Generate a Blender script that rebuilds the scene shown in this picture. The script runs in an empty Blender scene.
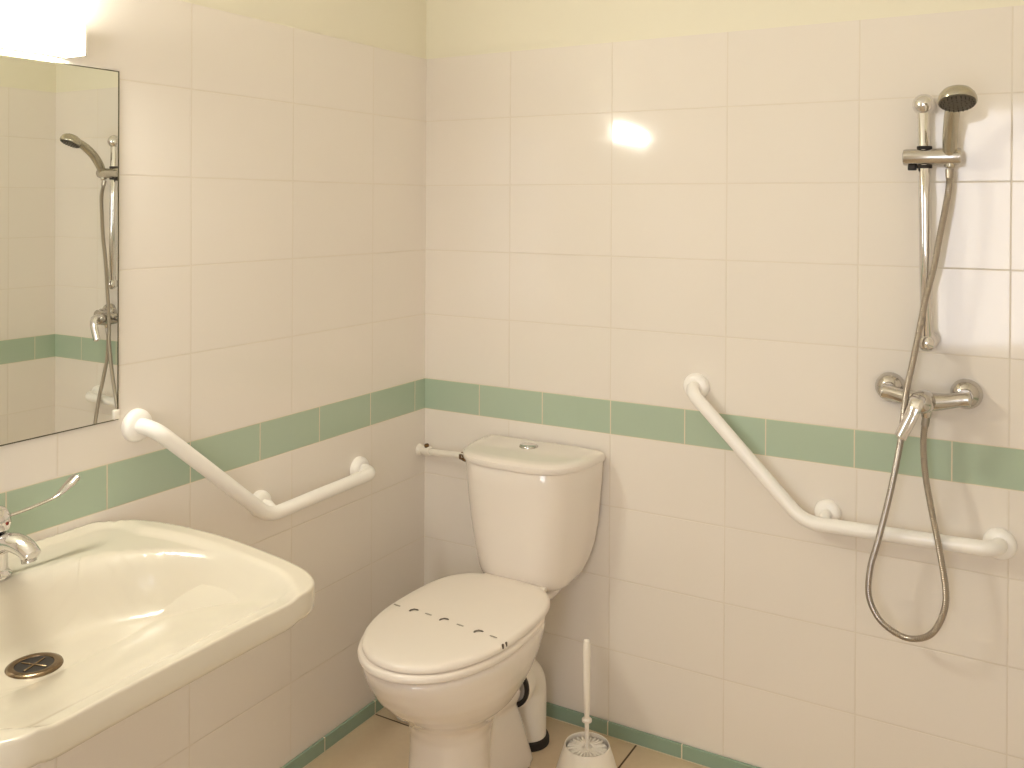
import bpy, bmesh, math, random
from mathutils import Vector, Matrix
random.seed(4)
PI = math.pi
scene = bpy.context.scene
COL = scene.collection

# ------------------------------------------------------------------ materials
def lin(r, g, b):
    f = lambda c: (c/255/12.92) if c/255 <= 0.04045 else ((c/255+0.055)/1.055)**2.4
    return (f(r), f(g), f(b), 1)

class NT:
    """small helper round a node tree"""
    def __init__(self, m):
        m.use_nodes = True
        self.t = m.node_tree
        self.n = self.t.nodes
        self.bsdf = self.n['Principled BSDF']
    def link(self, a, b): self.t.links.new(a, b)
    def math(self, op, a, b=None, c=None, clamp=False):
        n = self.n.new('ShaderNodeMath'); n.operation = op; n.use_clamp = clamp
        for i, v in enumerate((a, b, c)):
            if v is None: continue
            if isinstance(v, (int, float)): n.inputs[i].default_value = v
            else: self.link(v, n.inputs[i])
        return n.outputs[0]
    def mix(self, fac, a, b):
        n = self.n.new('ShaderNodeMix'); n.data_type = 'RGBA'
        for s, v in ((n.inputs[0], fac), (n.inputs[6], a), (n.inputs[7], b)):
            if isinstance(v, (int, float, tuple)): s.default_value = v
            else: self.link(v, s)
        return n.outputs[2]
    def fmix(self, fac, a, b):
        n = self.n.new('ShaderNodeMix'); n.data_type = 'FLOAT'
        for s, v in ((n.inputs[0], fac), (n.inputs[2], a), (n.inputs[3], b)):
            if isinstance(v, (int, float)): s.default_value = v
            else: self.link(v, s)
        return n.outputs[0]
    def noise(self, scale, detail=2.0):
        n = self.n.new('ShaderNodeTexNoise'); n.inputs['Scale'].default_value = scale
        n.inputs['Detail'].default_value = detail
        tc = self.n.new('ShaderNodeTexCoord'); self.link(tc.outputs['Object'], n.inputs['Vector'])
        return n
    def bump(self, height, strength, dist, normal=None):
        n = self.n.new('ShaderNodeBump'); n.inputs['Strength'].default_value = strength
        n.inputs['Distance'].default_value = dist
        self.link(height, n.inputs['Height'])
        if normal is not None: self.link(normal, n.inputs['Normal'])
        return n.outputs[0]

def simple(name, col, rough=0.4, metal=0.0, coat=0.0, vary=0.04, nscale=9.0, bump=0.0, bscale=60.0, spec=None):
    m = bpy.data.materials.new(name); t = NT(m)
    b = t.bsdf
    b.inputs['Roughness'].default_value = rough
    b.inputs['Metallic'].default_value = metal
    if spec is not None: b.inputs['Specular IOR Level'].default_value = spec
    if coat:
        b.inputs['Coat Weight'].default_value = coat; b.inputs['Coat Roughness'].default_value = 0.09
    ns = t.noise(nscale)
    d = tuple(c*(1-vary) for c in col[:3]) + (1,)
    l = tuple(min(1, c*(1+vary)) for c in col[:3]) + (1,)
    t.link(t.mix(ns.outputs['Fac'], d, l), b.inputs['Base Color'])
    if bump:
        nb = t.noise(bscale)
        t.link(t.bump(nb.outputs['Fac'], bump, 0.002), b.inputs['Normal'])
    return m

GREEN = lin(176, 194, 174)
TILE = lin(237, 230, 222)
GROUT = lin(221, 211, 188)
GROUT_DARK = lin(196, 182, 156)
BASE_H, TH, BAND = 0.0403, 0.2, 0.095
BB = BASE_H + 4*TH          # bottom of the green band
BT = BB + BAND              # top of the green band
TOP = 1.9296                # top of the tiling
TW, GW = 0.3267, 0.2155     # tile widths: white, green

def tile_material(name, axis, off_w, off_g):
    m = bpy.data.materials.new(name); t = NT(m); b = t.bsdf
    tc = t.n.new('ShaderNodeTexCoord')
    sp = t.n.new('ShaderNodeSeparateXYZ'); t.link(tc.outputs['Object'], sp.inputs[0])
    u = sp.outputs[axis]; z = sp.outputs[2]
    uw = t.math('SUBTRACT', u, off_w); ug = t.math('SUBTRACT', u, off_g)
    dw = t.math('PINGPONG', uw, TW/2); dg = t.math('PINGPONG', ug, GW/2)
    zl = t.math('SUBTRACT', z, BASE_H); zu = t.math('SUBTRACT', z, BT); zb = t.math('SUBTRACT', z, BB)
    hl = t.math('PINGPONG', zl, TH/2); hu = t.math('PINGPONG', zu, TH/2); hb = t.math('PINGPONG', zb, BAND/2)
    up = t.math('GREATER_THAN', z, BT)
    above_bb = t.math('GREATER_THAN', z, BB)
    band = t.math('SUBTRACT', above_bb, up)
    paint = t.math('GREATER_THAN', z, TOP+0.0005)
    dh = t.fmix(band, t.fmix(up, hl, hu), hb)
    dv = t.fmix(band, dw, dg)
    d = t.math('MINIMUM', dh, dv)
    mr = t.n.new('ShaderNodeMapRange'); mr.interpolation_type = 'SMOOTHSTEP'
    t.link(d, mr.inputs[0])
    mr.inputs[1].default_value = 0.0009; mr.inputs[2].default_value = 0.0022
    mr.inputs[3].default_value = 1.0; mr.inputs[4].default_value = 0.0
    g = t.math('MULTIPLY', mr.outputs[0], t.math('SUBTRACT', 1.0, paint))
    # an id for every tile
    iu = t.math('FLOOR', t.math('DIVIDE', t.fmix(band, uw, ug), TW))
    iz = t.math('FLOOR', t.math('DIVIDE', t.fmix(up, zl, zu), TH))
    cb = t.n.new('ShaderNodeCombineXYZ'); t.link(iu, cb.inputs[0]); t.link(iz, cb.inputs[1]); t.link(band, cb.inputs[2])
    wn = t.n.new('ShaderNodeTexWhiteNoise'); wn.noise_dimensions = '3D'; t.link(cb.outputs[0], wn.inputs['Vector'])
    ns = t.noise(3.0)
    white = t.mix(ns.outputs['Fac'], tuple(c*0.975 for c in TILE[:3])+(1,), TILE)
    white = t.mix(t.math('MULTIPLY', wn.outputs['Value'], 0.25), white, tuple(c*0.93 for c in TILE[:3])+(1,))
    green = t.mix(t.math('MULTIPLY', wn.outputs['Value'], 0.3), GREEN, tuple(c*0.92 for c in GREEN[:3])+(1,))
    col = t.mix(band, white, green)
    # joints between white tiles are a little darker than those of the band
    gcol = t.mix(band, GROUT_DARK, GROUT)
    near_band = t.math('LESS_THAN', t.math('ABSOLUTE', t.math('SUBTRACT', z, (BB+BT)/2)), BAND/2+0.003)
    gcol = t.mix(near_band, gcol, GROUT)
    soft = t.fmix(band, 0.30, 1.0)
    col = t.mix(t.math('MULTIPLY', g, soft), col, gcol)
    col = t.mix(paint, col, lin(235, 230, 212))
    t.link(col, b.inputs['Base Color'])
    r = t.fmix(g, 0.075, 0.7)
    r = t.fmix(paint, r, 0.75)
    t.link(r, b.inputs['Roughness'])
    # each tile is set at a very slightly different angle, and is faintly wavy
    geo = t.n.new('ShaderNodeNewGeometry')
    v1 = t.n.new('ShaderNodeVectorMath'); v1.operation = 'SUBTRACT'
    t.link(wn.outputs['Color'], v1.inputs[0]); v1.inputs[1].default_value = (0.5, 0.5, 0.5)
    v2 = t.n.new('ShaderNodeVectorMath'); v2.operation = 'SCALE'; t.link(v1.outputs[0], v2.inputs[0])
    v2.inputs['Scale'].default_value = 0.010
    v3 = t.n.new('ShaderNodeVectorMath'); v3.operation = 'ADD'
    t.link(geo.outputs['Normal'], v3.inputs[0]); t.link(v2.outputs[0], v3.inputs[1])
    v4 = t.n.new('ShaderNodeVectorMath'); v4.operation = 'NORMALIZE'; t.link(v3.outputs[0], v4.inputs[0])
    wav = t.noise(7.0, 1.0)
    b1 = t.bump(wav.outputs['Fac'], 0.25, 0.004, v4.outputs[0])
    b2 = t.bump(t.math('SUBTRACT', 1.0, g), 0.5, 0.0012, b1)
    t.link(b2, b.inputs['Normal'])
    return m

def floor_material():
    m = bpy.data.materials.new('beige_floor_tiles'); t = NT(m); b = t.bsdf
    tc = t.n.new('ShaderNodeTexCoord')
    sp = t.n.new('ShaderNodeSeparateXYZ'); t.link(tc.outputs['Object'], sp.inputs[0])
    S = 0.4
    d = t.math('MINIMUM', t.math('PINGPONG', t.math('SUBTRACT', sp.outputs[0], 0.716), S/2),
               t.math('PINGPONG', t.math('ADD', sp.outputs[1], 0.247), S/2))
    mr = t.n.new('ShaderNodeMapRange'); mr.interpolation_type = 'SMOOTHSTEP'; t.link(d, mr.inputs[0])
    mr.inputs[1].default_value = 0.0018; mr.inputs[2].default_value = 0.0034
    mr.inputs[3].default_value = 1; mr.inputs[4].default_value = 0
    n1 = t.noise(5, 4); n2 = t.noise(60, 3)
    c = t.mix(n1.outputs['Fac'], lin(206, 186, 156), lin(222, 204, 176))
    c = t.mix(t.math('MULTIPLY', n2.outputs['Fac'], 0.35), c, lin(190, 168, 138))
    c = t.mix(mr.outputs[0], c, lin(84, 66, 52))
    t.link(c, b.inputs['Base Color'])
    t.link(t.fmix(mr.outputs[0], 0.38, 0.85), b.inputs['Roughness'])
    t.link(t.bump(t.math('SUBTRACT', 1.0, mr.outputs[0]), 0.5, 0.0015), b.inputs['Normal'])
    return m

def skirting_material(name, axis, off):
    m = bpy.data.materials.new(name); t = NT(m); b = t.bsdf
    tc = t.n.new('ShaderNodeTexCoord')
    sp = t.n.new('ShaderNodeSeparateXYZ'); t.link(tc.outputs['Object'], sp.inputs[0])
    d = t.math('PINGPONG', t.math('SUBTRACT', sp.outputs[axis], off), GW/2)
    g = t.math('LESS_THAN', d, 0.0018)
    low = t.math('LESS_THAN', sp.outputs[2], 0.0035)
    g = t.math('MAXIMUM', g, low)
    ns = t.noise(6)
    gr = t.mix(ns.outputs['Fac'], lin(140, 164, 146), lin(150, 172, 154))
    t.link(t.mix(g, gr, GROUT), b.inputs['Base Color'])
    t.link(t.fmix(g, 0.2, 0.7), b.inputs['Roughness'])
    return m

MAT = {
 'ceramic': simple('white_ceramic', lin(236, 228, 220), 0.12, coat=0.6, vary=0.012, nscale=3),
 'basin':   simple('cream_ceramic', lin(212, 204, 188), 0.2, coat=0.35, vary=0.012, nscale=3),
 'seat':    simple('white_seat_plastic', lin(238, 229, 219), 0.28, vary=0.012),
 'enamel':  simple('white_coated_tube', lin(250, 247, 243), 0.3, coat=0.2, vary=0.01),
 'plastic': simple('white_plastic', lin(240, 234, 224), 0.35, vary=0.02),
 'bristle': simple('white_bristle', lin(244, 239, 230), 0.7, vary=0.06, nscale=120, bump=0.6, bscale=200),
 'chrome':  simple('chrome', lin(226, 224, 223), 0.10, metal=1.0, vary=0.03),
 'chromed': simple('worn_chrome', lin(200, 196, 191), 0.18, metal=1.0, vary=0.05),
 'hose':    simple('ribbed_steel_hose', lin(174, 166, 157), 0.28, metal=1.0, vary=0.06, nscale=150),
 'silverp': simple('silver_plastic', lin(186, 180, 164), 0.22, metal=0.85, vary=0.04),
 'face':    simple('dark_spray_face', lin(84, 78, 66), 0.45, vary=0.25, nscale=220, bump=0.7, bscale=260),
 'black':   simple('black_rubber_hole_dark', lin(34, 28, 24), 0.6, vary=0.1),
 'brass':   simple('tarnished_brass', lin(112, 84, 52), 0.4, metal=0.7, vary=0.2, nscale=80),
 'motif':   simple('dark_print', lin(88, 76, 64), 0.5, vary=0.2, nscale=160),
 'motif2':  simple('grey_print', lin(166, 157, 144), 0.5, vary=0.1, nscale=160),
 'red':     simple('red_dot', lin(120, 34, 22), 0.4),
 'ceil':    simple('ceiling_paint', lin(244, 240, 228), 0.8, vary=0.01),
 'darkbrz': simple('drain_bronze', lin(128, 110, 88), 0.25, metal=1.0, vary=0.08),
}
def mirror_material():
    m = bpy.data.materials.new('mirror_glass'); t = NT(m); b = t.bsdf
    ns = t.noise(2.0)
    t.link(t.mix(ns.outputs['Fac'], (0.88, 0.90, 0.85, 1), (0.89, 0.91, 0.86, 1)), b.inputs['Base Color'])
    b.inputs['Metallic'].default_value = 1.0; b.inputs['Roughness'].default_value = 0.0
    return m
def glow_material(name, col, strength):
    m = bpy.data.materials.new(name); t = NT(m); b = t.bsdf
    b.inputs['Base Color'].default_value = (0.9, 0.88, 0.84, 1)
    ns = t.noise(4.0)
    t.link(t.mix(ns.outputs['Fac'], col, tuple(c*0.98 for c in col[:3])+(1,)), b.inputs['Emission Color'])
    b.inputs['Emission Strength'].default_value = strength
    return m
MAT['mirror'] = mirror_material()
MAT['edge'] = simple('mirror_edge', lin(92, 88, 70), 0.3, metal=0.6)
MAT['glow'] = glow_material('lamp_diffuser', (1.0, 0.968, 0.835, 1), 132.0)
MAT['glow_side'] = glow_material('lamp_diffuser_side', (1.0, 0.968, 0.835, 1), 55.0)

# ------------------------------------------------------------------ geometry helpers
class MB:
    def __init__(self):
        self.v = []; self.f = []; self.mi = []; self.cur = 0
    def add(self, verts, faces):
        o = len(self.v)
        self.v += [tuple(p) for p in verts]
        self.f += [[i+o for i in f] for f in faces]
        self.mi += [self.cur]*len(faces)
        return self
    def loft(self, rings, cap0=True, cap1=True, closed=True):
        n = len(rings[0]); V = [p for r in rings for p in r]; F = []
        for i in range(len(rings)-1):
            for j in range(n if closed else n-1):
                k = (j+1) % n
                F.append([i*n+j, i*n+k, (i+1)*n+k, (i+1)*n+j])
        if cap0: F.append(list(range(n))[::-1])
        if cap1: F.append([(len(rings)-1)*n+j for j in range(n)])
        return self.add(V, F)
    def tube(self, path, rad, seg=16, flat=None, round_ends=True, up0=None):
        """sweep a circle (or an ellipse: flat = thickness ratio) along a path"""
        P = [Vector(p) for p in path]; n = len(P)
        R = [rad]*n if isinstance(rad, (int, float)) else list(rad)
        T = []
        for i in range(n):
            a = P[max(i-1, 0)]; b = P[min(i+1, n-1)]
            T.append((b-a).normalized())
        up = Vector(up0) if up0 else (Vector((0, 0, 1)) if abs(T[0].z) < 0.9 else Vector((0, 1, 0)))
        N = (up - T[0]*up.dot(T[0])).normalized()
        rings = []
        def ring(c, t, nn, r):
            bb = t.cross(nn)
            fl = flat if flat else 1.0
            return [c + nn*(math.cos(2*PI*k/seg)*r*fl) + bb*(math.sin(2*PI*k/seg)*r) for k in range(seg)]
        Ns = []
        for i in range(n):
            if i: N = (N - T[i]*N.dot(T[i])).normalized()
            Ns.append(N.copy())
        if round_ends:
            for s in (0.15, 0.5, 0.8): 
                rings.append(ring(P[0]-T[0]*R[0]*0.35*(1-s), T[0], Ns[0], R[0]*math.sin(s*PI/2)))
        for i in range(n): rings.append(ring(P[i], T[i], Ns[i], R[i]))
        if round_ends:
            for s in (0.8, 0.5, 0.15):
                rings.append(ring(P[-1]+T[-1]*R[-1]*0.35*(1-s), T[-1], Ns[-1], R[-1]*math.sin(s*PI/2)))
        return self.loft(rings)
    def lathe(self, prof, origin, axis, seg=32, cap0=True, cap1=True):
        """prof: list of (radius, distance along axis)"""
        o = Vector(origin); a = Vector(axis).normalized()
        e = Vector((0, 0, 1)) if abs(a.z) < 0.9 else Vector((1, 0, 0))
        n = (e - a*e.dot(a)).normalized(); b = a.cross(n)
        rings = [[o + a*h + n*(math.cos(2*PI*k/seg)*r) + b*(math.sin(2*PI*k/seg)*r) for k in range(seg)] for r, h in prof]
        return self.loft(rings, cap0, cap1)
    def box(self, x0, x1, y0, y1, z0, z1, bev=0.0, seg=2):
        bm = bmesh.new()
        bmesh.ops.create_cube(bm, size=1)
        for v in bm.verts:
            v.co = Vector(((x0+x1)/2 + v.co.x*(x1-x0), (y0+y1)/2 + v.co.y*(y1-y0), (z0+z1)/2 + v.co.z*(z1-z0)))
        if bev: bmesh.ops.bevel(bm, geom=bm.edges[:], offset=bev, segments=seg, affect='EDGES', profile=0.5)
        bm.verts.index_update()
        self.add([v.co.copy() for v in bm.verts], [[v.index for v in f.verts] for f in bm.faces]); bm.free()
        return self
    def build(self, name, mats, parent=None, smooth=True, angle=40, loc=None):
        me = bpy.data.meshes.new(name)
        off = Vector(loc) if loc else (world_of(parent) if parent else Vector())
        me.from_pydata([tuple(Vector(p)-off) for p in self.v], [], self.f)
        bm = bmesh.new(); bm.from_mesh(me)
        bmesh.ops.recalc_face_normals(bm, faces=bm.faces[:])
        bm.to_mesh(me); bm.free()
        for m in (mats if isinstance(mats, list) else [mats]): me.materials.append(MAT[m] if isinstance(m, str) else m)
        for p, i in zip(me.polygons, self.mi): p.material_index = i
        if smooth:
            me.shade_smooth()
            try: me.set_sharp_from_angle(angle=math.radians(angle))
            except Exception: pass
        o = bpy.data.objects.new(name, me); COL.objects.link(o)
        if parent:
            o.parent = parent
        elif loc: o.location = loc
        return o

def world_of(o):
    p = Vector()
    while o: p = p + o.location; o = o.parent
    return p
def thing(name, label, cat, loc, group=None):
    o = bpy.data.objects.new(name, None); o.empty_display_size = 0.05
    COL.objects.link(o); o.location = loc
    o['label'] = label; o['category'] = cat
    if group: o['group'] = group
    return o
def tag(o, label, cat):
    o['label'] = label; o['category'] = cat; return o
def struct(o):
    o['kind'] = 'structure'; return o

def fillet(pts, rads, n=10):
    """polyline with rounded corners"""
    P = [Vector(p) for p in pts]; out = [P[0]]
    for i in range(1, len(P)-1):
        r = rads[i-1]
        a = (P[i-1]-P[i]).normalized(); b = (P[i+1]-P[i]).normalized()
        ang = a.angle(b); t = r/math.tan(ang/2)
        s = P[i]+a*t; e = P[i]+b*t
        c = P[i] + (a+b).normalized()*(r/math.sin(ang/2))
        u = s-c; w = e-c; tot = u.angle(w)
        for k in range(n+1):
            q = k/n
            out.append(c + u*(math.sin((1-q)*tot)/math.sin(tot)) + w*(math.sin(q*tot)/math.sin(tot)))
    out.append(P[-1]); return out
def catmull(pts, n=10):
    P = [Vector(p) for p in pts]; P = [P[0]*2-P[1]] + P + [P[-1]*2-P[-2]]
    out = []
    for i in range(1, len(P)-2):
        for k in range(n):
            t = k/n; a, b, c, d = P[i-1:i+3]
            out.append(0.5*((2*b) + (c-a)*t + (2*a-5*b+4*c-d)*t*t + (3*b-3*c+d-a)*t**3))
    out.append(P[-2]); return out
def resample(pts, step):
    out = [pts[0]]; acc = 0
    for a, b in zip(pts, pts[1:]):
        L = (b-a).length; s = step-acc
        while s <= L:
            out.append(a+(b-a)*(s/L)); s += step
        acc = (acc+L) % step
    return out

# ------------------------------------------------------------------ the room
XR, YF, ZC = 1.88, -2.95, 2.42
T = 0.12; REC = 0.006
ml = tile_material('tiled_wall_left', 1, -0.262, -0.0534)
mbk = tile_material('tiled_wall_back', 0, 0.3032, 0.1999)
mr_ = tile_material('tiled_wall_right', 1, -0.20, -0.088)
mf = tile_material('tiled_wall_front', 0, 0.3032, 0.1999)
w = MB().box(-T, 0, YF-T, T, -0.1, TOP).box(-T, -REC, YF-T, T, TOP, ZC)
struct(w.build('wall_left', ml, smooth=False))
w = MB().box(0, XR, 0, T, -0.1, TOP).box(-REC, XR+REC, REC, T, TOP, ZC)
struct(w.build('wall_back', mbk, smooth=False))
w = MB().box(XR, XR+T, YF-T, T, -0.1, TOP).box(XR+REC, XR+T, YF-T, T, TOP, ZC)
struct(w.build('wall_right', mr_, smooth=False))
DX0, DX1, DZ0, DZ = 1.10, 1.70, 0.74, 2.0
w = MB().box(0, DX0, YF-T, YF, -0.1, TOP).box(DX1, XR, YF-T, YF, -0.1, TOP).box(DX0, DX1, YF-T, YF, -0.1, DZ0)
w.box(0, DX0, YF-T, YF-REC, TOP, ZC).box(DX1, XR, YF-T, YF-REC, TOP, ZC).box(DX0, DX1, YF-T, YF-REC, DZ, ZC)
struct(w.build('wall_front', mf, smooth=False))
w = MB()
for a in ((DX0, DX0+.035, DZ0, DZ), (DX1-.035, DX1, DZ0, DZ), (DX0+.035, DX1-.035, DZ0, DZ0+.035), (DX0+.035, DX1-.035, DZ-.035, DZ)):
    w.box(a[0], a[1], YF-0.09, YF-0.04, a[2], a[3], .003)
struct(w.build('window_1', 'plastic', smooth=False))
struct(MB().box(-T, XR+T, YF-1.2, T, -0.1, 0).build('floor', floor_material(), smooth=False))
struct(MB().box(-T, XR+T, YF-T, T, ZC, ZC+0.1).build('ceiling', 'ceil', smooth=False))
SK = 0.007
struct(MB().box(0, SK, YF, 0, 0, BASE_H, 0.0012).build('baseboard_left', skirting_material('green_skirting_left', 1, -0.0345), smooth=False))
struct(MB().box(SK, XR-SK, -SK, 0, 0, BASE_H, 0.0012).build('baseboard_back', skirting_material('green_skirting_back', 0, 0.1999), smooth=False))
struct(MB().box(XR-SK, XR, YF, 0, 0, BASE_H, 0.0012).build('baseboard_right', skirting_material('green_skirting_right', 1, -0.088), smooth=False))

# ------------------------------------------------------------------ mirror and lamp
MY0, MY1, MZ0, MZ1 = -1.725, -1.109, 1.024, 1.751
mg = MB().box(0.0008, 0.0062, MY0, MY1, MZ0, MZ1)
mir = mg.build('wall_mirror', ['edge', 'mirror'], smooth=False)
for p in mir.data.polygons:
    if p.normal.x > 0.9: p.material_index = 1
tag(mir, 'frameless rectangular mirror on the left wall above the washbasin', 'mirror')
rim = MB()
for a in ((MY0, MY1, MZ1-.0022, MZ1), (MY0, MY1, MZ0, MZ0+.0022), (MY0, MY0+.0022, MZ0, MZ1), (MY1-.0026, MY1, MZ0, MZ1)):
    rim.box(.0058, .0066, *a)
rim.build('ground_edge', 'edge', mir, smooth=False)
for y, z in ((MY1-0.006, MZ0+0.012), (MY0+0.006, MZ0+0.012)):
    c = MB().box(0.001, 0.0105, y-0.007, y+0.007, z-0.010, z+0.010, 0.002)
    c.build('mirror_clip', 'plastic', mir)

lamp = thing('wall_lamp', 'glowing white box lamp on the left wall right above the mirror', 'lamp', (0, -1.42, 1.762))
LY0, LY1 = -1.605, -1.235
MB().box(-0.0055, 0.016, LY0-0.004, LY1+0.004, 1.762, 1.810, 0.003).build('back_plate', 'plastic', lamp)
df = MB().box(0.016, 0.078, LY0+0.004, LY1-0.004, 1.761, 1.815, 0.008, 3).build('diffuser', ['glow', 'glow_side'], lamp)
for p in df.data.polygons:
    if abs(p.normal.z) > 0.75: p.material_index = 1     # top and bottom glow set weaker to lessen the spill on the wall
for y in (LY0, LY1-0.0045):
    MB().box(0.0005, 0.0785, y, y+0.0045, 1.7595, 1.8165, 0.0015).build('end_cap', 'plastic', lamp)

# ------------------------------------------------------------------ washbasin
YC = -1.425
half = [(0.0015, 0.0), (0.0015, .06), (0.0015, .12), (0.0015, .18), (0.0015, .24), (0.008, .272), (.05, .313), (.10, .333), (.16, .346), (.22, .351), (.29, .352), (.36, .347), (.42, .340),
        (.48, .331), (.52, .321), (.552, .306), (.575, .286), (.588, .260), (.589, .228), (.584, .18), (.581, .12), (.580, .05), (.580, 0.0)]
def smooth_outline(n):
    pts = [(x, YC+d) for x, d in half] + [(x, YC-d) for x, d in half[-2:0:-1]]
    P = [Vector((x, y, 0)) for x, y in pts]
    m = len(P); out = []
    for i in range(m):
        a, b, c, d = P[i-1], P[i], P[(i+1) % m], P[(i+2) % m]
        for k in range(n):
            t = k/n
            q = 0.5*((2*b) + (c-a)*t + (2*a-5*b+4*c-d)*t*t + (3*b-3*c+d-a)*t**3)
            q.x = max(q.x, 0.0015)
            out.append(q)
    return out
OUT = smooth_outline(6)
CEN = Vector((0.30, YC, 0))
def zr(x): return 0.826 - 0.025*x
def sst(a, b, x):
    t = min(1, max(0, (x-a)/(b-a))); return t*t*(3-2*t)
def smin(a, b, k):
    h = max(k-abs(a-b), 0)/k
    return min(a, b) - h*h*k*0.25
def edge_dist(x, y):
    best = 9
    for i in range(0, len(OUT), 2):
        p = OUT[i]; d = (p.x-x)**2+(p.y-y)**2
        if d < best: best = d
    return math.sqrt(best)
def top_z(x, y):
    dy = abs(y-YC)
    e = min(edge_dist(x, y), 9)
    wd = 0.016 + 0.030*sst(0.03, 0.12, x)
    ledge = 0.010*sst(wd-0.012, wd+0.006, e)*(1-sst(0.42, 0.60, x))
    rx = 0.262 if x < 0.37 else 0.36
    n = 2.0
    rho = ((abs(x-0.37)/rx)**n + (dy/0.303)**n)**(1/n)
    steep = (0.60 if x < 0.37 else 0.60)*max(0, 1-rho)
    fl = 0.110*min(1, max(0, (0.615-x)/0.345))**1.1*(1-0.22*(dy/0.3)**2)
    bowl = max(0, smin(steep, fl, 0.045)) if rho < 1.0 else 0
    # soften the bowl's lip
    bowl *= sst(0, 0.16, 1-rho)*0.35+0.65 if rho < 1 else 0
    return zr(x) - ledge - bowl
basin = thing('washbasin', 'wide cream ceramic washbasin mounted on the left wall under the mirror', 'washbasin', (0, YC, 0.80))
b = MB()
N = len(OUT)
rings = []
for t in [0.02, 0.06, 0.10, 0.15, 0.20, 0.25, .30, .35, .40, .45, .50, .55, .60, .64, .68, .72, .75, .78, .81, .84, .86, .88, .90, .92, .94, .955, .97, .982]:
    rings.append([Vector((*(CEN + (p-CEN)*t).xy, 0)) for p in OUT])
for r in rings:
    for q in r: q.z = top_z(q.x, q.y)
def off_ring(t, dz):
    r = []
    for p in OUT:
        q = CEN + (p-CEN)*t
        q.x = max(q.x, 0.0015)
        e = CEN + (p-CEN)*0.982
        r.append(Vector((q.x, q.y, top_z(e.x, e.y)+dz)))
    return r
for t, dz in ((0.994, -0.0004), (0.998, -0.0022), (1.0, -0.005), (1.0, -0.028), (0.997, -0.039), (0.988, -0.045), (0.965, -0.048), (0.92, -0.050), (0.85, -0.052), (0.76, -0.057)):
    rings.append(off_ring(t, dz))
for t, dz in ((0.66, -0.085), (0.56, -0.112), (0.42, -0.132), (0.2, -0.140), (0.05, -0.141)):
    rings.append([Vector((max(q.x, 0.0015), q.y, 0.815+dz)) for q in [CEN+(p-CEN)*t for p in OUT]])
b.loft(rings)
b.build('basin', 'basin', basin, angle=60)
dp = Vector((0.221, -1.432, 0)); dp.z = max(top_z(dp.x+.044*math.cos(k*PI/6), dp.y+.044*math.sin(k*PI/6)) for k in range(12))-.0012
dr = MB().lathe([(0.029, -0.006), (0.029, 0.0005), (0.0305, 0.0038), (0.034, 0.0048), (0.039, 0.0042), (0.0435, 0.0020), (0.045, -0.001), (0.045, -0.014)], dp, (0, 0, 1), 40, True, True)
drain = dr.build('drain', 'darkbrz', basin)
MB().lathe([(0.0300, -0.004), (0.0300, 0.0022), (0.0220, 0.0018), (0.001, 0.0018)], dp, (0, 0, 1), 32).build('drain_hole_dark', 'black', drain)  # black disc stands for the dark depth of the uncut hole
g = MB()
for a in (0.3, 0.3+PI/2):
    d = Vector((math.cos(a), math.sin(a), 0))*0.024
    g.tube([dp-d+Vector((0, 0, .0020)), dp+d+Vector((0, 0, .0020))], 0.0020, 8)
g.build('drain_grate', 'darkbrz', drain)

# basin tap
tp = Vector((0.074, -1.415, top_z(0.074, -1.415)))
tap = thing('basin_tap', 'chrome single lever tap with long thin lever standing on the washbasin', 'tap', tp)
MB().lathe([(0.030, 0.0002), (0.030, 0.004), (0.0265, 0.007), (0.024, 0.014), (0.0235, 0.040), (0.0255, 0.058), (0.027, 0.070), (0.0245, 0.078), (0.004, 0.080)], tp, (0, 0, 1), 32).build('body', 'chrome', tap)
pth = catmull([tp+Vector(q) for q in ((-0.004, 0, .050), (0.025, .003, .062), (0.050, .007, .068), (0.076, .011, .062), (0.093, .014, .050))], 8)
n = len(pth)
MB().tube(pth, [0.0255 - 0.008*(i/(n-1)) for i in range(n)], 24, flat=0.74).build('spout', 'chrome', tap)
MB().lathe([(0.0125, 0), (0.0125, 0.008), (0.009, 0.009)], tp+Vector((0.085, .012, .047)), (0.25, 0.04, -0.96), 20).build('aerator', 'chromed', tap)
MB().lathe([(0.0175, 0.0), (0.0270, 0.005), (0.0295, 0.016), (0.0275, 0.030), (0.019, 0.041), (0.004, 0.045)], tp+Vector((-0.002, 0, .079)), (0.02, 0.05, 1), 32).build('lever_cap', 'chrome', tap)
lp = catmull([tp+Vector(q) for q in ((.004, .018, .101), (.008, .05, .104), (.011, .085, .109), (.013, .112, .115), (.014, .136, .130), (.014, .152, .141))], 8)
n = len(lp)
rad = [0.0050 if i < n*0.5 else 0.0050+0.0075*sst(0.5, 0.85, i/n) for i in range(n)]
MB().tube(lp, rad, 16, flat=0.5).build('lever', 'chromed', tap)
MB().lathe([(0.0032, 0), (0.0032, 0.0015), (0.001, 0.002)], tp+Vector((0.0252, 0.0098, .096)), (0.9, 0.4, 0.1), 16).build('indicator_dot', 'red', tap)

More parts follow.
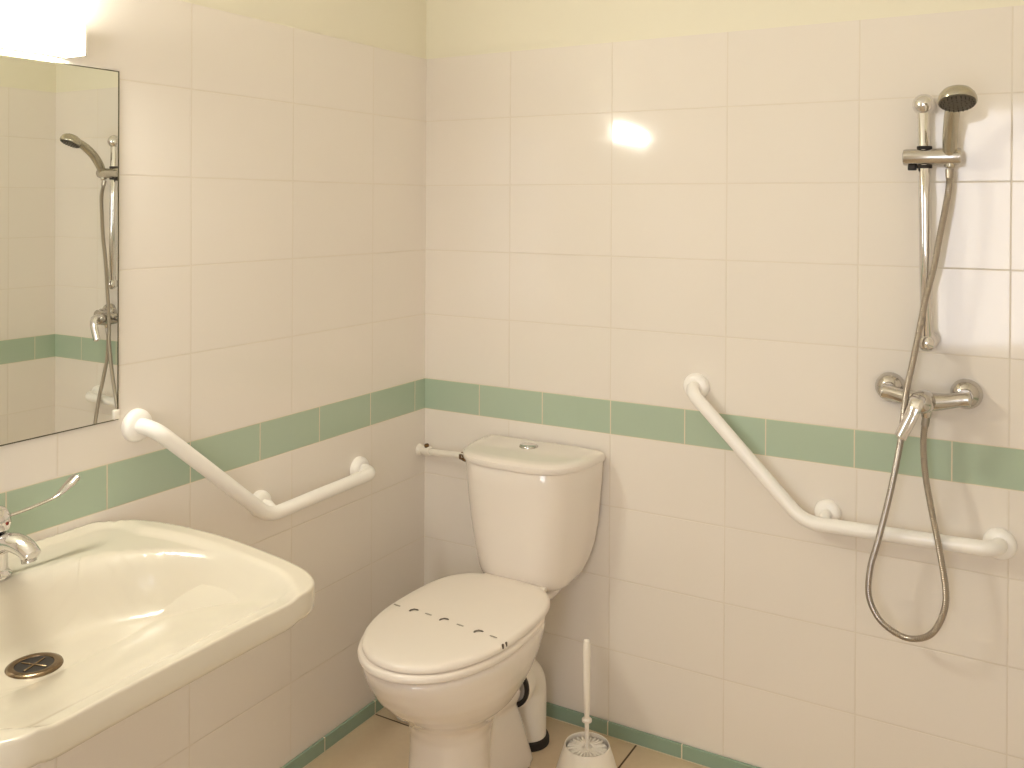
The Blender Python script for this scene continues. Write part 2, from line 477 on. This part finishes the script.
# ------------------------------------------------------------------ grab bars
def grab_bar(name, label, P, N, flip):
    """P: three wall points top, mid, end as (u, z); N: wall normal; u runs along the wall"""
    o = thing(name, label, 'grab bar', P[1][1])
    pts, fl = P
    r = 0.0168
    path = fillet(pts, [0.035, 0.09, 0.035], 12)
    MB().tube(path, r, 24, round_ends=False).build('tube', 'enamel', o)
    for i, c in enumerate(fl):
        c = Vector(c); k = 0.88 if i == 1 else 0.97
        MB().lathe([(0.0355*k, 0.0003), (0.036*k, 0.004), (0.0355*k, 0.010), (0.033*k, 0.0155), (0.028*k, 0.019), (0.0175*k, 0.0205)], c, N, 36).build('mounting_flange', 'enamel', o)
    m = Vector(fl[1]); n = Vector(N)
    end = m + n*0.052 + Vector((0, 0, -0.012))
    MB().tube([m+n*0.012, m+n*0.035, end], 0.0125, 20, round_ends=False).build('support_post', 'enamel', o)
    return o
D = 0.060
grab_bar('grab_bar', 'white bent grab bar on the left wall between mirror and toilet',
    ([(0.002, -1.063, 1.003), (D, -1.063, 1.003), (D, -0.730, 0.723), (D, -0.325, 0.730), (0.002, -0.325, 0.730)],
     [(0, -1.063, 1.003), (0, -0.705, 0.738), (0, -0.325, 0.730)]), (1, 0, 0), 1)
grab_bar('grab_bar', 'white bent grab bar on the back wall behind the shower hose',
    ([(0.880, -0.002, 1.000), (0.880, -D, 1.000), (1.172, -D, 0.708), (1.593, -D, 0.719), (1.593, -0.002, 0.719)],
     [(0.880, 0, 1.000), (1.217, 0, 0.724), (1.593, 0, 0.717)]), (0, -1, 0), 1)

# ------------------------------------------------------------------ toilet
TX = 0.434
toilet = thing('toilet', 'white close-coupled toilet with closed lid in the room corner', 'toilet', (TX, -0.40, 0))
def egg(hw, yf, yb, ym, nf=2.1, nb=2.5, n=64, cx=TX):
    """plan outline: front tip yf, back yb, widest at ym"""
    out = []
    for k in range(n):
        a = 2*PI*k/n; c, s = math.cos(a), math.sin(a)
        p = nf if s < 0 else nb
        x = hw*math.copysign(abs(c)**(2/p), c)
        y = (ym-yf if s < 0 else yb-ym)*math.copysign(abs(s)**(2/p), s)
        out.append((cx+x, ym+y))
    return out
def R(o, z): return [Vector((x, y, z)) for x, y in o]
pan = MB()
CX2 = 0.418
secs = [  # z, half width, front, back, widest, centre
 (0.000, .108, -.590, -.36, -.47, .412), (0.012, .107, -.589, -.36, -.47, .412), (0.03, .102, -.582, -.36, -.47, .412), (0.08, .098, -.572, -.36, -.47, .412), (0.14, .096, -.566, -.36, -.47, .412),
 (0.19, .096, -.566, -.35, -.47, .413), (0.225, .104, -.580, -.34, -.46, .415), (0.25, .122, -.603, -.33, -.46, .418), (0.275, .144, -.634, -.31, -.455, .422), (0.30, .160, -.664, -.28, -.455, CX2), (0.33, .172, -.692, -.24, -.455, CX2),
 (0.36, .179, -.712, -.21, -.455, CX2), (0.39, .183, -.727, -.19, -.455, CX2), (0.408, .184, -.732, -.18, -.455, CX2), (0.416, .181, -.729, -.182, -.455, CX2), (0.420, .174, -.72, -.188, -.455, CX2)]
def rrect(x0, x1, y0, y1, r, z, n=6):
    out = []
    for cx, cy, a0 in ((x1-r, y1-r, 0), (x0+r, y1-r, PI/2), (x0+r, y0+r, PI), (x1-r, y0+r, 1.5*PI)):
        for k in range(n+1):
            a = a0+PI/2*k/n
            out.append(Vector((cx+r*math.cos(a), cy+r*math.sin(a), z)))
    return out
pan.loft([R(egg(hw, yf, yb, ym, 2.1, 2.6 if z > .28 else 2.1, cx=cx), z) for z, hw, yf, yb, ym, cx in secs])
sh = []   # the shelf that carries the cistern
for z, hw, y0, y1 in ((.376, .05, -.25, -.17), (.39, .072, -.26, -.12), (.405, .090, -.26, -.08), (.422, .097, -.25, -.07), (.433, .097, -.24, -.07), (.4375, .094, -.232, -.074)):
    sh.append(rrect(.431-hw, .431+hw, y0, y1, 0.02, z))
pan.loft(sh)
sh = []   # the trap behind the column, flaring to the floor
for z, hw, y0, y1 in ((0, .094, -.46, -.185), (.012, .093, -.46, -.188), (.05, .088, -.46, -.20), (.10, .082, -.46, -.215), (.15, .075, -.46, -.232), (.20, .066, -.46, -.25), (.25, .060, -.46, -.25), (.32, .055, -.46, -.24)):
    sh.append(rrect(CX2-hw, CX2+hw, y0, y1, min(.045, hw*.6), z))
pan.loft(sh)
pan.tube([(.450, -0.36, .205), (.4575, -0.262, .205)], 0.044, 24, round_ends=False)
po = pan.build('bowl', 'ceramic', toilet)
rm = po.modifiers.new('blend', 'REMESH'); rm.mode = 'VOXEL'; rm.voxel_size = 0.006; rm.use_smooth_shade = True
sm = po.modifiers.new('soften', 'CORRECTIVE_SMOOTH') if False else po.modifiers.new('soften', 'SMOOTH'); sm.factor = 0.5; sm.iterations = 5

seat = MB()
so = lambda d: egg(.188+d, -.742-d, -.205+d*0.5, -.46, 2.1, 2.8, cx=CX2)
si = egg(.115, -.63, -.29, -.46, 2.1, 2.2, cx=CX2)
seat.loft([R(si, .4215), R(so(-.006), .4215), R(so(0.0), .426), R(so(0.001), .432), R(so(-.001), .438), R(so(-.006), .4418), R(si, .4418), R(si, .4215)], False, False)
seat.build('seat', 'seat', toilet)
lid = MB()
lo = lambda d: egg(.183+d, -.734-d, -.186+d*0.5, -.455, 2.12, 3.2, cx=CX2+.003)
lid.loft([R(lo(-.004), .4432), R(lo(0), .4455), R(lo(0.0005), .450), R(lo(-.001), .455), R(lo(-.004), .4585), R(lo(-.010), .4607), R(lo(-.03), .4622), R(lo(-.08), .4632), R(lo(-.15), .4637)])
lo_ = lid.build('lid', 'seat', toilet)
lo_['label'] = 'closed seat lid printed with a row of small dark hooks'
for sx in (-0.075, 0.075):
    MB().tube([(TX+sx-0.02, -0.188, .450), (TX+sx+0.02, -0.188, .450)], 0.0075, 16).build('hinge', 'seat', toilet)
def lid_z(x, y): return 0.4641
def ribbon(pts, w, name, mat, parent):
    P = [Vector(p) for p in pts]; n = len(P); L = []; Rr = []
    for i, p in enumerate(P):
        t = (P[min(i+1, n-1)]-P[max(i-1, 0)]).normalized(); s = Vector((-t.y, t.x, 0))
        k = w*(0.35+0.65*math.sin(PI*(i+0.5)/n))
        L.append(p+s*k); Rr.append(p-s*k)
    ring = L+Rr[::-1]
    m = MB(); m.loft([[q for q in ring], [q+Vector((0, 0, .0006)) for q in ring]])
    return m.build(name, mat, parent, smooth=False)
for x, y in ((0.266, -.491), (0.364, -.493), (0.464, -.503), (0.564, -.513)):
    ribbon([(x-.010, y+.001, lid_z(x, y)), (x, y, lid_z(x, y)), (x+.010, y-.001, lid_z(x, y))], 0.0026, 'printed_dash', 'motif2', lo_)
for x, y in ((0.320, -.492), (0.414, -.497), (0.520, -.508)):
    z = lid_z(x, y)
    ribbon([(x-.007, y-.010, z), (x-.0075, y-.003, z), (x-.003, y+.004, z), (x+.004, y+.0055, z), (x+.010, y+.004, z)], 0.0036, 'printed_hook', 'motif', lo_)
MB().box(.5960, .6010, -.530, -.5255, .4500, .4615, .0015).box(.5975, .6022, -.516, -.5125, .4500, .4610, .0012).build('edge_clip', 'motif', lo_)

CTX = 0.431
def dshape(w, d, z, n=3.1, yb=-0.02, cnt=40):
    out = [Vector((CTX-w, yb, z)), Vector((CTX, yb, z)), Vector((CTX+w, yb, z))]
    for k in range(cnt+1):
        a = PI*k/cnt; c, s = math.cos(a), math.sin(a)
        y0 = yb-0.012; dep = d+0.02+y0
        out.append(Vector((CTX+w*math.copysign(abs(c)**(2/n), c), y0-dep*abs(s)**(2/n), z)))
    return out
cist = MB()
prof = [(.4395, .117, .156, -.115), (.443, .125, .163, -.108), (.452, .135, .170, -.088), (.468, .145, .178, -.066), (.50, .155, .187, -.040), (.54, .164, .196, -.024), (.60, .173, .205, -.02), (.66, .179, .212, -.02), (.72, .184, .217, -.02), (.766, .187, .220, -.02), (.769, .185, .218, -.02)]
cist.loft([dshape(w_, d_, z_, yb=y_) for z_, w_, d_, y_ in prof])
cist.build('cistern', 'ceramic', toilet)
cl = MB()
prof = [(.7698, .189, .222), (.771, .1915, .2255), (.778, .193, .228), (.786, .192, .227), (.791, .187, .221), (.7940, .178, .211), (.7955, .16, .185), (.7962, .10, .13)]
cl.loft([dshape(w_, d_, z_, yb=-0.019) for z_, w_, d_ in prof])
cl.build('cistern_lid', 'ceramic', toilet)
bp = (.418, -.085, .7958)
MB().lathe([(0.027, -0.001), (0.027, 0.002), (0.0255, 0.0045), (0.0225, 0.0048)], bp, (0, 0, 1), 36).build('button_collar', 'chromed', toilet)
MB().lathe([(0.0222, 0.0), (0.0222, 0.0055), (0.020, 0.0062), (0.001, 0.0052)], bp, (0, 0, 1), 36).build('flush_button', 'chrome', toilet)

# soil pipe behind the toilet
pp = thing('soil_pipe', 'white plastic waste pipe elbow bending down behind the toilet', 'pipe', (0.456, -0.14, 0))
el = fillet([(0.457, -0.240, .205), (0.450, -0.135, .205), (0.450, -0.135, 0.012)], [0.066], 14)
MB().tube(el, 0.049, 32, round_ends=False).build('elbow', 'plastic', pp)
MB().lathe([(0.0475, -0.004), (0.0560, -0.004), (0.0585, 0.004), (0.0585, 0.026), (0.055, 0.034), (0.049, 0.034)], (0.4572, -0.244, .205), (-0.067, 1, 0), 32, False, False).build('socket_collar', 'plastic', pp)
MB().lathe([(0.046, -0.010), (0.0560, -0.010), (0.0572, -0.005), (0.0560, 0.0), (0.045, 0.0)], (0.4575, -0.2485, .205), (-0.067, 1, 0), 32, False, False).build('rubber_seal', 'black', pp)
MB().lathe([(0.058, 0.0003), (0.058, 0.012), (0.055, 0.019), (0.0495, 0.021)], (0.450, -0.135, 0), (0, 0, 1), 32).build('floor_seal', 'black', pp)

# low white box behind the toilet
bx = MB()
bx.loft([rrect(.066+i, .250-i, -.243+i, -.05-i, .02, z) for i, z in ((.006, .0005), (.002, .003), (0, .008), (0, .15), (.004, .156), (.012, .158))])
tag(bx.build('storage_box', 'plastic', loc=(0.15, -0.15, 0)), 'low white box on the floor in the corner behind the toilet', 'box')

# water supply valve
vz, vy = 0.719, -0.031
wv = thing('water_valve', 'small white water inlet pipe and valve running from left wall to cistern', 'valve', (0.0, vy, vz))
MB().lathe([(0.018, 0.0003), (0.018, 0.004), (0.015, 0.008), (0.011, 0.010), (0.011, 0.03)], (0, vy, vz), (1, 0, 0), 24).build('wall_rose', 'plastic', wv)
MB().lathe([(0.0135, 0), (0.0150, 0.004), (0.0150, 0.024), (0.012, 0.030)], (0.022, vy-.001, vz+.001), (0.96, -0.28, 0.06), 20).build('valve_body', 'plastic', wv)
MB().lathe([(0.005, 0), (0.005, 0.008), (0.0075, 0.009), (0.0075, 0.015), (0.003, 0.016)], (0.036, vy-.006, vz+0.008), (0.1, -0.4, 0.85), 16).build('valve_knob', 'brass', wv)
MB().tube(catmull([(0.040, vy-.006, vz+.001), (0.09, vy-.022, vz+.006), (0.14, vy-.042, vz+.014), (0.19, vy-.062, vz+.022), (0.2400, vy-.080, vz+.027)], 6), 0.0095, 14, round_ends=False).build('pipe', 'plastic', wv)
MB().lathe([(0.0105, 0), (0.0125, 0.003), (0.0130, 0.014), (0.0112, 0.016), (0.0112, 0.020), (0.0165, 0.022), (0.0165, 0.034), (0.012, 0.036)], (0.198, vy-.064, vz+.0215), (0.95, -0.31, 0.09), 6).build('brass_nut', 'brass', wv)

# toilet brush and its holder
BX, BY = 0.687, -0.258
hold = MB().lathe([(0.0285, 0.0005), (0.0845, 0.0005), (0.0874, 0.004), (0.0869, 0.012), (0.0826, 0.035), (0.076, 0.06), (0.0684, 0.085), (0.0613, 0.105), (0.0575, 0.117), (0.056, 0.1205), (0.0541, 0.1195), (0.0551, 0.112), (0.0646, 0.085), (0.0712, 0.06), (0.076, 0.03), (0.0741, 0.008), (0.0019, 0.006)], (BX, BY, 0), (0, 0, 1), 48)
tag(hold.build('brush_holder', 'plastic', loc=(BX, BY, 0)), 'white flared plastic pot on the floor holding the toilet brush', 'brush holder')
brush = thing('toilet_brush', 'white toilet brush standing upright in its pot beside the toilet', 'toilet brush', (BX, BY, 0.03))
hx, hy = BX+0.012, BY-0.012
MB().lathe([(0.0055, 0.105), (0.0055, 0.175), (0.006, 0.178), (0.0125, 0.182), (0.0125, 0.187), (0.0065, 0.191), (0.0065, 0.205), (0.0085, 0.24), (0.0095, 0.29), (0.0098, 0.355), (0.0092, 0.380), (0.0075, 0.388), (0.002, 0.390)], (BX, BY, 0), (0.008, -0.03, 1), 20).build('handle', 'plastic', brush)
bh = MB()
bh.lathe([(0.004, 0.02), (0.028, 0.022), (0.030, 0.04), (0.036, 0.085), (0.049, 0.098), (0.047, 0.104), (0.018, 0.108), (0.004, 0.112)], (BX, BY, 0), (0, 0, 1), 24)
bh.build('brush_core', 'bristle', brush)
br = MB()
for k in range(26):
    for h in (0.092, 0.104, 0.112):
        a = 2*PI*k/26 + h*40; L = 0.0530 if h < 0.11 else 0.049
        p = Vector((BX+0.014*math.cos(a), BY+0.014*math.sin(a), h)); q = Vector((BX+L*math.cos(a), BY+L*math.sin(a), h-0.003+0.004*random.random()))
        br.tube([p, q], [0.0026, 0.0032], 6)
bo = br.build('bristles', 'bristle', brush); bo['kind'] = 'stuff'

# ------------------------------------------------------------------ shower
RX, RY = 1.4415, -0.055
rail = thing('shower_rail', 'vertical chrome shower slide rail on the back wall above the mixer', 'shower rail', (RX, 0, 1.168))
MB().tube([(RX-.0085, RY, 1.712), (RX+.002, RY, 1.166)], 0.0138, 24).build('bar', 'chrome', rail)
for z, x, nm in ((1.712, RX-.0085, 'upper_bracket'), (1.166, RX+.002, 'lower_bracket')):
    m = MB()
    rr = 0.0245 if z > 1.5 else 0.0212
    m.lathe([(0.002, -rr)]+[(rr*math.cos(t), rr*math.sin(t)) for t in [-1.2, -.9, -.6, -.3, 0, .3, .6, .9, 1.2]]+[(0.002, rr)], (x, RY, z), (0, -1, 0), 28)
    m.lathe([(0.022, -0.0545), (0.022, -0.050), (0.018, -0.044), (0.0135, -0.036), (0.013, -0.01)], (x, RY, z), (0, -1, 0), 28)
    m.build('bracket', 'chrome', rail)
SZ = 1.591
sl = MB()
sl.lathe([(0.012, -0.054), (0.0180, -0.052), (0.0192, -0.047), (0.0192, 0.0), (0.0200, 0.03), (0.0200, 0.062), (0.0185, 0.068), (0.011, 0.070)], (RX+.0025, RY-.004, SZ), (1, 0, 0), 28)
sl_o = sl.build('slider', 'chromed', rail)
for dz in (0.0215, -0.0215):
    MB().lathe([(0.0150, -0.004), (0.0165, -0.003), (0.0165, 0.003), (0.0150, 0.004)], (RX-.006, RY, SZ+dz*1.0), (0, 0, 1), 24).build('slider_ring', 'black', rail)
MB().box(RX-.040, RX-.022, RY-.014, RY, SZ-.0300, SZ-.018, .002).build('slider_knob', 'black', rail)

hs = thing('hand_shower', 'silver hand shower with dark spray face held in the rail clamp', 'hand shower', (1.473, -0.07, 1.57))
HC = Vector((1.5135, -0.186, 1.6995)); hn = Vector((0.06, -0.40, -0.915)).normalized()
MB().lathe([(0.0372, 0.0005), (0.0388, -0.003), (0.0388, -0.009), (0.036, -0.018), (0.030, -0.026), (0.019, -0.032), (0.002, -0.0345)], HC, hn, 40).build('head', 'silverp', hs)
MB().lathe([(0.036, 0.0), (0.036, 0.0022), (0.034, 0.003), (0.018, 0.0042), (0.001, 0.0046)], HC, hn, 40).build('spray_face', 'face', hs)
noz = MB()
e1 = hn.cross(Vector((1, 0, 0))).normalized(); e2 = hn.cross(e1)
for rr, cnt in ((0.009, 6), (0.018, 12), (0.027, 18), (0.032, 22)):
    for k in range(cnt):
        a = 2*PI*k/cnt
        noz.lathe([(0.0013, 0.0), (0.0011, 0.0026)], HC + e1*(rr*math.cos(a)) + e2*(rr*math.sin(a)) + hn*0.0028, hn, 6)
noz.build('nozzles', 'black', hs)
hp = catmull([(1.4885, -0.060, 1.568), (1.4890, -0.064, 1.590), (1.4905, -0.078, 1.622), (1.4940, -0.100, 1.656), (1.499, -0.128, 1.684), (1.506, -0.156, 1.7045), (1.5115, -0.178, 1.7125)], 8)
n = len(hp)
rad = [0.0115 + 0.0045*sst(0.05, 0.35, i/n) - 0.0035*sst(0.6, 0.95, i/n) for i in range(n)]
MB().tube(hp, rad, 20).build('handle', 'silverp', hs)

MX, MZ = 1.4425, 1.046
mx = thing('shower_mixer', 'chrome wall mixer with bent lever on the back wall below the rail', 'shower mixer', (MX, 0, MZ))
for x in (1.3595, 1.5225):
    MB().lathe([(0.0335, 0.0003), (0.0345, 0.003), (0.034, 0.010), (0.030, 0.020), (0.023, 0.027), (0.0165, 0.030), (0.0165, 0.046)], (x, 0, MZ+.002), (0, -1, 0), 36).build('wall_flange', 'chromed', mx)
bp_ = [(1.350, -.054, MZ-.002), (1.370, -.056, MZ-.004), (1.405, -.062, MZ-.010), (MX, -.066, MZ-.013), (1.480, -.062, MZ-.010), (1.512, -.056, MZ-.004), (1.532, -.054, MZ-.002)]
pth = catmull(bp_, 8); n = len(pth)
MB().tube(pth, [0.0165+0.0055*math.exp(-((i/(n-1)-.5)/.16)**2) for i in range(n)], 24).build('body', 'chromed', mx)
MB().lathe([(0.023, 0), (0.0255, 0.012), (0.026, 0.040), (0.0245, 0.052), (0.021, 0.060), (0.012, 0.066), (0.002, 0.067)], (MX, -.062, MZ-.012), (-0.08, -1, 0.10), 32).build('cartridge', 'chromed', mx)
lv = catmull([(1.4345, -.112, 1.050), (1.4330, -.134, 1.046), (1.4290, -.145, 1.032), (1.4215, -.148, 1.010), (1.4105, -.150, .985), (1.4010, -.151, .964)], 8); n = len(lv)
MB().tube(lv, [0.0165-0.0025*(i/n) for i in range(n)], 20, flat=0.5, up0=(0, 0, 1)).build('lever', 'chrome', mx)
MB().lathe([(0.0125, 0), (0.0125, 0.010), (0.0110, 0.012), (0.0110, 0.016), (0.0095, 0.018)], (MX+.003, -.072, MZ-.030), (0, -0.05, -1), 20).build('outlet', 'chromed', mx)

HOSE = [(1.4883, -0.0585, 1.562), (1.4885, -0.064, 1.533), (1.486, -0.072, 1.5), (1.473, -0.079, 1.421), (1.46, -0.083, 1.342), (1.444, -0.086, 1.271), (1.433, -0.088, 1.208), (1.422, -0.092, 1.143), (1.407, -0.097, 1.061), (1.4, -0.101, 0.992), (1.395, -0.103, 0.94), (1.375, -0.104, 0.827), (1.349, -0.102, 0.71), (1.332, -0.1, 0.641), (1.329, -0.098, 0.575), (1.353, -0.096, 0.524), (1.397, -0.095, 0.498), (1.432, -0.095, 0.499), (1.465, -0.095, 0.521), (1.487, -0.095, 0.572), (1.49, -0.094, 0.626), (1.474, -0.09, 0.721), (1.458, -0.084, 0.798), (1.444, -0.077, 0.877), (1.44, -0.074, 0.946), (1.4455, -0.0730, 1.001)]
hose_pts = resample(catmull(HOSE, 24), 0.0016)
rad = [0.0070 + 0.0005*math.sin(2*PI*i/3.0) for i in range(len(hose_pts))]
for i in range(14):
    rad[i] = 0.0092 - 0.00008*i; rad[-1-i] = 0.0088
ho = MB().tube(hose_pts, rad, 14, round_ends=False).build('shower_hose', 'hose', loc=(1.45, -0.1, 0.48))
tag(ho, 'ribbed metal shower hose hanging in a long loop from the mixer', 'shower hose')

# ------------------------------------------------------------------ light
def area(name, loc, rot, sx, sy, power, col):
    l = bpy.data.lights.new(name, 'AREA'); l.shape = 'RECTANGLE'; l.size = sx; l.size_y = sy; l.energy = power; l.color = col
    o = bpy.data.objects.new(name, l); COL.objects.link(o); o.location = loc; o.rotation_euler = rot
    return o
# daylight coming through the unseen window behind the photographer
area('daylight', ((DX0+DX1)/2, YF-0.16, (DZ0+DZ)/2), (math.radians(90), 0, 0), DX1-DX0, DZ-DZ0, 12, (0.91, 0.92, 1.0))
W = bpy.data.worlds.new('World'); scene.world = W; W.use_nodes = True
bg = W.node_tree.nodes['Background']; bg.inputs[0].default_value = (1.0, 0.97, 0.93, 1); bg.inputs[1].default_value = 1.0

# ------------------------------------------------------------------ camera
F = 931.5329; CX = 512.0; CY = 210.1572
yaw, pitch, roll = 0.52584, -0.005572, -0.00523
Rm = Matrix.Rotation(yaw, 3, 'Z') @ Matrix.Rotation(pitch, 3, 'X') @ Matrix.Rotation(roll, 3, 'Y')
right, fwd, up = Rm.col[0], Rm.col[1], Rm.col[2]
M3 = Matrix((right, up, -fwd)).transposed()
cam = bpy.data.cameras.new('Camera'); co = bpy.data.objects.new('Camera', cam); COL.objects.link(co)
co.matrix_world = Matrix.Translation((1.6907, -2.3781, 1.4766)) @ M3.to_4x4()
cam.sensor_fit = 'HORIZONTAL'; cam.sensor_width = 36.0; cam.lens = 36.0*F/1024
cam.shift_x = (512-CX)/1024; cam.shift_y = (CY-384)/1024
cam.clip_start = 0.02
scene.camera = co

vs = scene.view_settings
vs.view_transform = 'Standard'; vs.look = 'None'; vs.gamma = 1.0; vs.use_curve_mapping = False; vs.exposure = 0.33
cy = scene.cycles
cy.use_denoising = True; cy.max_bounces = 10; cy.diffuse_bounces = 6; cy.glossy_bounces = 6
cy.caustics_reflective = False; cy.caustics_refractive = False
cy.sample_clamp_indirect = 6.0
